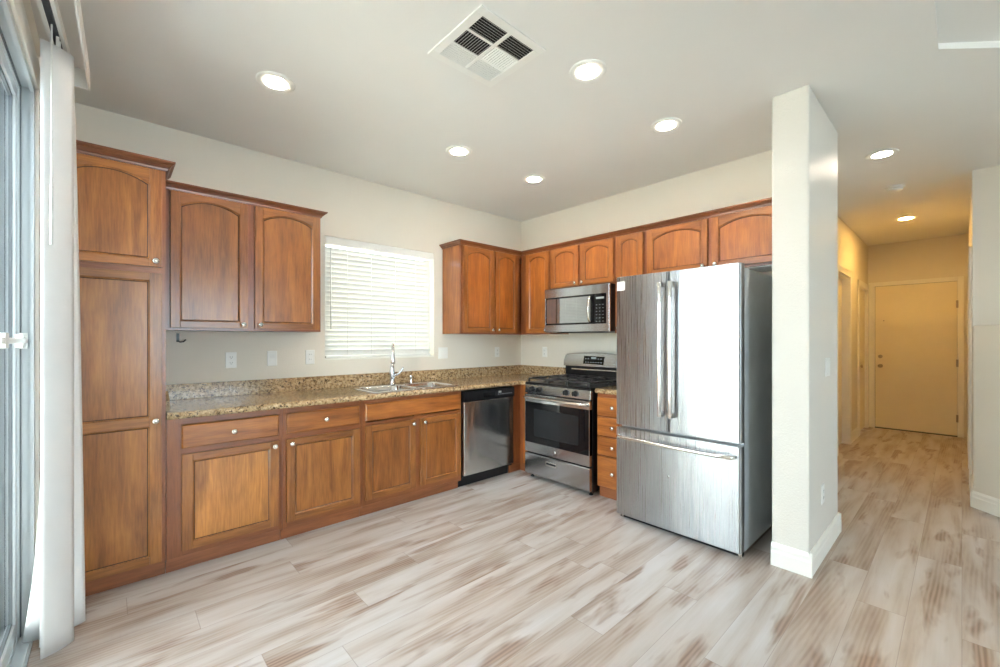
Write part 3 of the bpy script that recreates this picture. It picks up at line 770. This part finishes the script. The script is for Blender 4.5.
# ---- gas range
t = thing('gas_range', 'stainless steel freestanding gas range with black grates under the microwave', 'stove', (XB - .004, 2.849, 0), A90)
w = .758; yf = 2.94 - XB
b = B(); box(b, 0, w, yf + .04, -.02, .035, .895); obj('body', b, black_m, t)
for x in (.04, w - .04):
    for y in (yf + .07, -.07):
        b = B(); lathe(b, [(.018, 0), (.018, .008), (.01, .012), (.01, .036)], 12, at=(x, y, 0)); obj('foot', b, black_m, t)
b = B(); prism(b, [(yf + .04, .045), (yf + .006, .045), (yf, .055), (yf, .232), (yf + .006, .24), (yf + .04, .24)], .006, w - .006, axis='x')
dr = obj('storage_drawer', b, steelh_m, t)
b = B(); prism(b, rrect(.27, .40, .165, .205, .004, 3), yf - .004, yf + .004); obj('drawer_pull', b, nickel_m, dr)
b = B(); box(b, .28, .39, yf - .006, yf, .178, .193); obj('pull_slot', b, void_m, dr)
b = B(); box(b, .006, w - .006, yf, yf + .038, .73, .80); box(b, .006, .012, yf, yf + .038, .345, .73); box(b, w - .012, w - .006, yf, yf + .038, .345, .73); box(b, .006, w - .006, yf, yf + .038, .256, .345)
bmesh.ops.remove_doubles(b, verts=b.verts[:], dist=.0001)
od = obj('oven_door', b, steelh_m, t)
b = B(); box(b, .006, w - .006, yf + .003, yf + .036, .345, .73); gp = obj('door_glass', b, bglass_m, od)
b = B(); prism(b, rrect(.12, w - .12, .41, .665, .02, 4), yf + .0015, yf + .004); obj('window', b, oven_in_m, od)
b = B(); lathe(b, [(.011, 0), (.011, -.0015), (.0005, -.002)], 18, 'y', at=(w / 2, yf, .30)); lathe(b, [(.013, .0), (.013, -.001), (.0115, -.001)], 18, 'y', at=(w / 2, yf, .30)); obj('emblem', b, nickel_m, od)
b = B(); pts = [(.03, yf + .002, .77), (.032, yf - .03, .773), (.06, yf - .045, .775)]
for i in range(1, 10): pts.append((.06 + (w - .12) * i / 10, yf - .045 - .008 * sin(pi * i / 10), .775))
pts += [(w - .06, yf - .045, .775), (w - .032, yf - .03, .773), (w - .03, yf + .002, .77)]
tube(b, pts, .017, 12, flat=.75); obj('handle', b, nickel_m, od)
b = B(); prism(b, [(yf + .045, .812), (yf + .004, .812), (yf + .012, .89), (yf + .045, .892)], .003, w - .003, axis='x'); cp = obj('control_panel', b, steelh_m, t, bev=.002)
for x in (.1, .185, .50, .60):
    b = B(); lathe(b, [(.027, .004), (.027, -.004), (.022, -.006), (.02, -.026), (.0005, -.027)], 20, 'y', at=(x, yf + .006, .853)); box(b, x - .005, x + .005, yf - .03, yf - .018, .833, .873); obj('knob', b, black_m, t)
b = B(); prism(b, [(yf + .012, .888), (yf + .008, .9), (yf + .02, .912), (-.08, .912), (-.08, .888)], -.002, w + .002, axis='x'); obj('cooktop', b, black_m, t, bev=.002)
for x, y, r in ((.17, yf + .16, .045), (.17, -.19, .036), (w - .17, yf + .16, .05), (w - .17, -.19, .036), (w / 2, (yf + .16 - .19) / 2, .045)):
    b = B(); lathe(b, [(r + .01, .912), (r + .008, .918), (r, .92), (r, .926), (r - .004, .931), (.0005, .932)], 20, at=(x, y, 0)); lathe(b, [(r + .03, .9121), (r + .028, .9135), (r + .01, .9135)], 20, at=(x, y, 0)); obj('burner', b, iron_m, t)
def grate(x0, x1, two=True):
    b = B(); y0, y1 = yf + .035, -.095; z = .948; r = .0065
    def bar(p, q):
        p = Vector(p); q = Vector(q); d = (q - p).normalized(); s = Vector((-d.y, d.x, 0)) * r
        a = [p + s, q + s, q - s, p - s]; vs = [b.verts.new(v + Vector((0, 0, -r))) for v in a] + [b.verts.new(v + Vector((0, 0, r))) for v in a]
        for qd in ((3, 2, 1, 0), (4, 5, 6, 7), (0, 1, 5, 4), (1, 2, 6, 5), (2, 3, 7, 6), (3, 0, 4, 7)): b.faces.new([vs[i] for i in qd])
    ym = (y0 + y1) / 2; xm = (x0 + x1) / 2
    for p, q in (((x0, y0, z), (x1, y0, z)), ((x0, y1, z), (x1, y1, z)), ((x0, y0, z), (x0, y1, z)), ((x1, y0, z), (x1, y1, z)), ((x0, ym, z), (x1, ym, z))): bar(p, q)
    cs = [(y0 + ym) / 2, (ym + y1) / 2]
    for cy in cs:
        g = .028
        bar((x0, cy, z + .004), (xm - g, cy, z + .004)); bar((xm + g, cy, z + .004), (x1, cy, z + .004))
        bar((xm, cy - abs(ym - y0) / 2, z + .004), (xm, cy - g, z + .004)); bar((xm, cy + g, z + .004), (xm, cy + abs(ym - y0) / 2, z + .004))
    for x in (x0, x1):
        for y in (y0, ym, y1): box(b, x - .007, x + .007, y - .007, y + .007, .912, .95)
    obj('grate', b, iron_m, t, bev=.002)
grate(.03, .262); grate(.272, w - .272); grate(w - .262, w - .03)
b = B(); box(b, .0, w, -.085, -.02, .90, 1.06); prism(b, [(-.11, .912), (-.085, .97), (-.085, .912)], .01, w - .01, axis='x'); bg_ = obj('backguard', b, black_m, t)
b = B(); n = 16; z0 = 1.045
top = [(w * i / n, 1.165 + .022 * (1 - (2 * i / n - 1) ** 2)) for i in range(n + 1)]
top = [(.012, 1.13), (.022, 1.155)] + top[1:-1] + [(w - .022, 1.155), (w - .012, 1.13)]
prism(b, [(-.004, z0)] + [(-.002, 1.10)] + top + [(w + .004, 1.10), (w + .008, z0)], -.115, -.04)
cpn = obj('display_panel', b, steelh_m, bg_, bev=.004)
b = B(); prism(b, [(w / 2 - .13, 1.075), (w / 2 + .11, 1.07), (w / 2 + .125, 1.15), (w / 2 - .115, 1.155)], -.1175, -.114); ds = obj('display', b, bglass_m, bg_)
b = B(); box(b, w / 2 - .03, w / 2 + .03, -.1185, -.1174, 1.125, 1.145)
for r_ in range(2):
    for i in range(7):
        if r_ == 1 and 2 <= i <= 4: continue
        x = w / 2 - .1 + i * .03; box(b, x, x + .012, -.1185, -.1174, 1.088 + r_ * .035, 1.095 + r_ * .035)
obj('display_marks', b, screen_m, bg_)
b = B(); box(b, .08, w - .08, -.087, -.0845, 1.01, 1.02); obj('vent_slot', b, nickel_m, bg_)

# ---- refrigerator
t = thing('refrigerator', 'tall stainless steel french door refrigerator next to the white wing wall', 'refrigerator', (XB - .01, 1.73, 0), A90)
w = .845; yf = 2.75 - XB + .01
b = B(); box(b, .004, w - .004, yf + .075, -.03, .03, 1.755); obj('body', b, side_m, t, bev=.004)
def fdoor(name, x0, x1, z0, z1, m=steel_m):
    b = B(); n = 8; pts = [(x0, yf + .065), (x0, yf + .012), (x0 + .004, yf + .004), (x0 + .012, yf)]
    pts += [(x1 - .012, yf), (x1 - .004, yf + .004), (x1, yf + .012), (x1, yf + .065)]
    prism(b, pts, z0, z1, axis='z')
    return obj(name, b, m, t, bev=.003)
SP = .4; dl = fdoor('left_door', 0, SP - .003, .695, 1.775); dr = fdoor('right_door', SP + .003, w, .695, 1.775); fz = fdoor('freezer_drawer', 0, w, .04, .675)
def vhandle(par, x):
    b = B(); y = yf
    tube(b, [(x, y - .052, .80), (x, y - .056, .95), (x, y - .06, 1.24), (x, y - .056, 1.55), (x, y - .052, 1.70)], .0135, 12, flat=1)
    box(b, x - .014, x + .014, y - .06, y + .001, .80, .835); box(b, x - .014, x + .014, y - .06, y + .001, 1.665, 1.70); obj('handle', b, nickel_m, par, bev=.002)
vhandle(dl, SP - .036); vhandle(dr, SP + .036)
b = B(); z = .615; pts = [(.035, yf + .001, z), (.037, yf - .03, z), (.055, yf - .05, z)]
for i in range(1, 10): pts.append((.055 + (w - .11) * i / 10, yf - .05 - .012 * sin(pi * i / 10), z))
pts += [(w - .055, yf - .05, z), (w - .037, yf - .03, z), (w - .035, yf + .001, z)]
tube(b, pts, .0135, 12); obj('handle', b, nickel_m, fz)
b = B(); lathe(b, [(.014, 0), (.014, -.002), (.012, -.0025), (.0005, -.0025)], 20, 'y', at=(w - .12, yf, 1.715)); obj('emblem', b, chrome_m, dr)
b = B(); lathe(b, [(.009, 0), (.009, -.002), (.0005, -.0025)], 20, 'y', at=(w / 2 - .02, yf, .40)); obj('emblem', b, chrome_m, fz)
b = B(); box(b, .012, .075, yf - .0008, yf + .0005, 1.675, 1.74); o = obj('sticker', b, label_m, dl); o['label'] = 'small square white paper sticker'
for x in (.03, w - .09):
    b = B(); box(b, x, x + .06, yf + .03, yf + .16, 1.755, 1.778); obj('hinge_cover', b, black_m, t, bev=.004)
b = B(); box(b, .01, w - .01, yf + .05, yf + .09, .005, .045); obj('grille', b, black_m, t)
b = B(); lathe(b, [(.02, 0), (.02, .02)], 14, 'x', at=(w - .03, yf + .06, .02)); obj('roller', b, nickel_m, t)
b = B(); lathe(b, [(.02, 0), (.02, .02)], 14, 'x', at=(.02, yf + .06, .02)); obj('roller', b, nickel_m, t)

# ------------------------------------------------------------------ wall plates
def plate(name, label, cat, loc, rz, kind, group=None, w=.07):
    t = thing(name, label, cat, loc, rz, group)
    b = B(); cbox(b, -w / 2, w / 2, -.006, 0, -.0575, .0575, .003); obj('plate', b, white_m, t)
    if kind == 'outlet':
        for z in (-.02, .02):
            b = B(); prism(b, rrect(-.016, .016, z - .014, z + .014, .009, 4), -.0075, -.005); f = obj('receptacle', b, white_m, t)
            b = B(); box(b, -.008, -.006, -.0082, -.007, z - .002, z + .007); box(b, .006, .008, -.0082, -.007, z - .002, z + .006); lathe(b, [(.0025, -.007), (.0025, -.0082)], 8, 'y', at=(0, 0, z - .008)); obj('slot', b, void_m, f)
    elif kind == 'gfci':
        b = B(); box(b, -.017, .017, -.0085, -.005, -.034, .034); f = obj('receptacle', b, white_m, t)
        b = B()
        for z in (-.022, .018): box(b, -.008, -.006, -.0092, -.008, z, z + .009); box(b, .006, .008, -.0092, -.008, z, z + .008)
        obj('slot', b, void_m, f)
    else:
        n = 2 if kind == 'double' else 1
        for i in range(n):
            x = (i - (n - 1) / 2) * .046
            b = B(); prism(b, [(-.0055, -.033), (-.0055, .033), (-.010, .033), (-.007, 0), (-.0085, -.033)], x - .0165, x + .0165, axis='x'); obj('rocker', b, white_m, t)
    return t
plate('wall_outlet', 'white wall outlet nearest the pantry, above the granite backsplash', 'outlet', (.645, YA - .001, 1.168), 0, 'outlet')
plate('light_switch', 'white rocker switch plate under the left wall cabinet, above the backsplash', 'switch', (.916, YA - .001, 1.172), 0, 'switch')
plate('wall_outlet', 'white rectangular-face outlet just left of the window', 'outlet', (1.198, YA - .001, 1.175), 0, 'gfci')
plate('light_switch', 'wide white double switch plate just right of the window', 'switch', (2.51, YA - .001, 1.181), 0, 'double', w=.115)
plate('wall_outlet', 'white outlet on the back wall under the corner wall cabinet', 'outlet', (3.257, YA - .001, 1.177), 0, 'outlet')
plate('wall_outlet', 'white outlet on the right wall between the corner and the range', 'outlet', (XB - .001, 3.218, 1.177), A90, 'outlet')
plate('light_switch', 'white double switch plate halfway up the side of the wing wall', 'switch', (3.324, .574, 1.144), 0, 'double', w=.115)
plate('wall_outlet', 'white outlet low on the side of the wing wall above the baseboard', 'outlet', (3.182, .574, .38), 0, 'outlet')
# hook under the left wall cabinet
b = B(); box(b, -.008, .008, -.003, 0, -.045, .015); tube(b, [(0, -.003, -.035), (.01, -.02, -.045), (.028, -.035, -.042), (.04, -.04, -.028)], .0045, 8)
o = obj('wall_hook', b, black_m, None, (.335, YA - .001, 1.345)); tag(o, 'small black hook on the wall below the left wall cabinet', 'hook')

# ------------------------------------------------------------------ ceiling fixtures
def downlight(label, x, y, m=lamp_m):
    t = thing('recessed_light', label, 'ceiling light', (x, y, H))
    b = B(); lathe(b, [(.097, .002), (.097, -.003), (.092, -.006), (.06, -.006), (.057, .0)], 32)
    for f in b.faces[:]:
        if len(f.verts) > 4: b.faces.remove(f)
    obj('trim_ring', b, white_m, t)
    b = B(); lathe(b, [(.058, -.0065), (.0005, -.0065)], 32)
    obj('lens', b, m, t)
    return t
downlight('round recessed ceiling light nearest the pantry and blind', .672, 2.564)
downlight('round recessed ceiling light straight above the sink side, middle of the back row', 1.935, 2.566)
downlight('round recessed ceiling light nearest the room corner', 2.761, 2.563)
downlight('round recessed ceiling light beside the air vent', 1.863, 1.341)
downlight('round recessed ceiling light in front of the cabinet over the refrigerator', 2.713, 1.327)
downlight('round recessed ceiling light just right of the wing wall, before the smoke detector', 4.356, .415)
downlight('warm recessed ceiling light deep in the hallway near the end door', 6.847, .443, hlamp_m)
t = thing('smoke_detector', 'round white smoke detector on the ceiling at the hallway entrance', 'smoke detector', (5.384, .422, H))
b = B(); lathe(b, [(.07, 0), (.07, -.012), (.06, -.016), (.0005, -.016)], 28); obj('base', b, white_m, t)
b = B(); lathe(b, [(.056, -.016), (.054, -.03), (.045, -.038), (.0005, -.04)], 28); obj('cover', b, white_m, t)
# air vent
t = thing('air_vent', 'square white metal air vent with slatted louvres in the kitchen ceiling', 'vent', (1.365, 1.585, H))
hs = .207; b = B(); ins = .165
bars = [(-.012, .012, -ins, ins)]
ys = [(-ins, -.062), (-.05, .053), (.065, ins)]
ring = [(-hs, hs, -hs, -ins), (-hs, hs, ins, hs), (-hs, -ins, -ins, ins), (ins, hs, -ins, ins)]
for a, c, d_, e_ in ring: box(b, a, c, d_, e_, -.008, 0)
box(b, -.009, .009, -ins, ins, -.007, 0)
box(b, -ins, ins, -.062, -.05, -.007, 0); box(b, -ins, ins, .053, .065, -.007, 0)
obj('frame', b, white_m, t, bev=.0015)
b = B(); box(b, -ins, ins, -ins, ins, -.0015, -.0005); obj('duct_opening', b, void_m, t)
def lou(x0, x1, y0, y1, along, sgn, n):
    b = B(); th = .0008
    for i in range(n):
        f = (i + .5) / n
        if along == 'x':
            c = y0 + (y1 - y0) * f; prism(b, [(c - .002 * sgn, -.0022), (c - .002 * sgn + th, -.0022), (c + .0045 * sgn + th, -.0078), (c + .0045 * sgn, -.0078)], x0, x1, axis='x')
        else:
            c = x0 + (x1 - x0) * f; prism(b, [(c - .002 * sgn, -.0022), (c - .002 * sgn + th, -.0022), (c + .0045 * sgn + th, -.0078), (c + .0045 * sgn, -.0078)], y0, y1, axis='y')
    obj('louvre', b, white_m, t)
for (x0, x1), q in (((-ins, -.009), 0), ((.009, ins), 1)):
    lou(x0, x1, ys[0][0], ys[0][1], 'x', -1, 7)
    lou(x0, x1, ys[1][0], ys[1][1], 'y', -1 if q == 0 else 1, 11)
    lou(x0, x1, ys[2][0], ys[2][1], 'x', 1, 7)

# ------------------------------------------------------------------ hall doors and casings
def casing(b, x0, x1, z1, y0, y1, w=.075):
    box(b, x0 - w, x0, y0, y1, 0, z1 + w); box(b, x1, x1 + w, y0, y1, 0, z1 + w); box(b, x0, x1, y0, y1, z1, z1 + w)
# end door (faces -x): local frame like wall B
dn = sthing('door_2', (HE, .895, 0), A90); dw = .855; dh = 2.115
b = B(); casing(b, 0, dw, dh, -.018, 0, .06); box(b, 0, .012, -.018, 0, 0, dh); obj('casing', b, trim_m, dn, bev=.003)
b = B(); box(b, .016, dw - .004, -.008, 0, .018, dh - .004); sl = obj('door_slab', b, door_m, dn)
b = B(); box(b, .012, .016, -.004, 0, 0, dh); box(b, .0, dw, -.004, 0, dh - .004, dh); box(b, 0, dw, -.012, 0, 0, .016); obj('gap_shade_strip', b, gask_gap_m, dn)  # dark seal strips, coloured as the shade in the door gap
b = B(); lathe(b, [(.028, -.008), (.028, -.014), (.012, -.02), (.012, -.04), (.024, -.045), (.027, -.058), (.02, -.07), (.0005, -.073)], 20, 'y', at=(.075, 0, .93)); obj('door_knob', b, brass_m, sl)
b = B(); lathe(b, [(.026, -.008), (.026, -.018), (.02, -.024), (.0005, -.026)], 20, 'y', at=(.075, 0, 1.07)); obj('deadbolt', b, brass_m, sl)
b = B(); lathe(b, [(.008, -.008), (.008, -.012), (.0005, -.012)], 12, 'y', at=(dw * .13, 0, 1.6)); obj('peephole', b, brass_m, sl)
for z in (.25, 1.0, 1.8):
    b = B(); box(b, dw - .014, dw + .008, -.022, -.006, z - .05, z + .05); obj('hinge', b, brass_m, dn)
def sidedoor(n, x0, x1, z1, yw, side, recess):
    """side=-1: wall face looks toward -y (left hall wall); +1: faces +y"""
    d = sthing('door_%d' % n, (0, yw, 0)); s = side
    b = B(); ya, yb = sorted((0, s * .018)); casing(b, x0, x1, z1, ya, yb, .08)
    ya, yb = sorted((0, -s * .12)); box(b, x0, x0 + .015, ya, yb, 0, z1); box(b, x1 - .015, x1, ya, yb, 0, z1); box(b, x0, x1, ya, yb, z1 - .015, z1)
    obj('casing', b, trim_m, d, bev=.003)
    b = B(); ya, yb = sorted((-s * recess, -s * (recess + .04))); box(b, x0 + .018, x1 - .018, ya, yb, .01, z1 - .018); sl = obj('door_slab', b, door_m, d, bev=.002)
    for zz in ((.2, .95), (1.05, z1 - .16)):
        b = B(); ya, yb = sorted((-s * (recess - .004), -s * (recess + .002)))
        box(b, x0 + .13, x1 - .13, ya, yb, *zz); obj('panel', b, door_m, sl, bev=.003)
    b = B(); k0 = -s * recess; lathe(b, [(.026, k0), (.026, k0 + s * .006), (.01, k0 + s * .01), (.01, k0 + s * .03), (.025, k0 + s * .04), (.025, k0 + s * .055), (.0005, k0 + s * .06)], 18, 'y', at=(x0 + .08, 0, .95)); obj('door_knob', b, brass_m, sl)
sidedoor(3, 6.1, 6.87, 2.1, HL, -1, .07)
sidedoor(4, 7.6, 8.34, 2.06, HL, -1, .02)
sidedoor(5, 5.68, 6.44, 2.06, HR, 1, .07)

# crumpled pale bag at the hall wall foot
b = B(); bmesh.ops.create_icosphere(b, subdivisions=4, radius=1)
from mathutils import noise as mn
for v in b.verts:
    n = mn.noise(v.co * 2.1) * .3 + abs(mn.noise(v.co * 5)) * .25
    c = v.co * (1 + n); v.co = Vector((c.x * .14, c.y * .085, max(-.11, c.z * .11) + .11))
for f in b.faces: f.smooth = True
o = obj('plastic_bag', b, bag_m, None, (4.72, .84, 0)); tag(o, 'crumpled pale grey bundle on the floor behind the wing wall', 'bag')
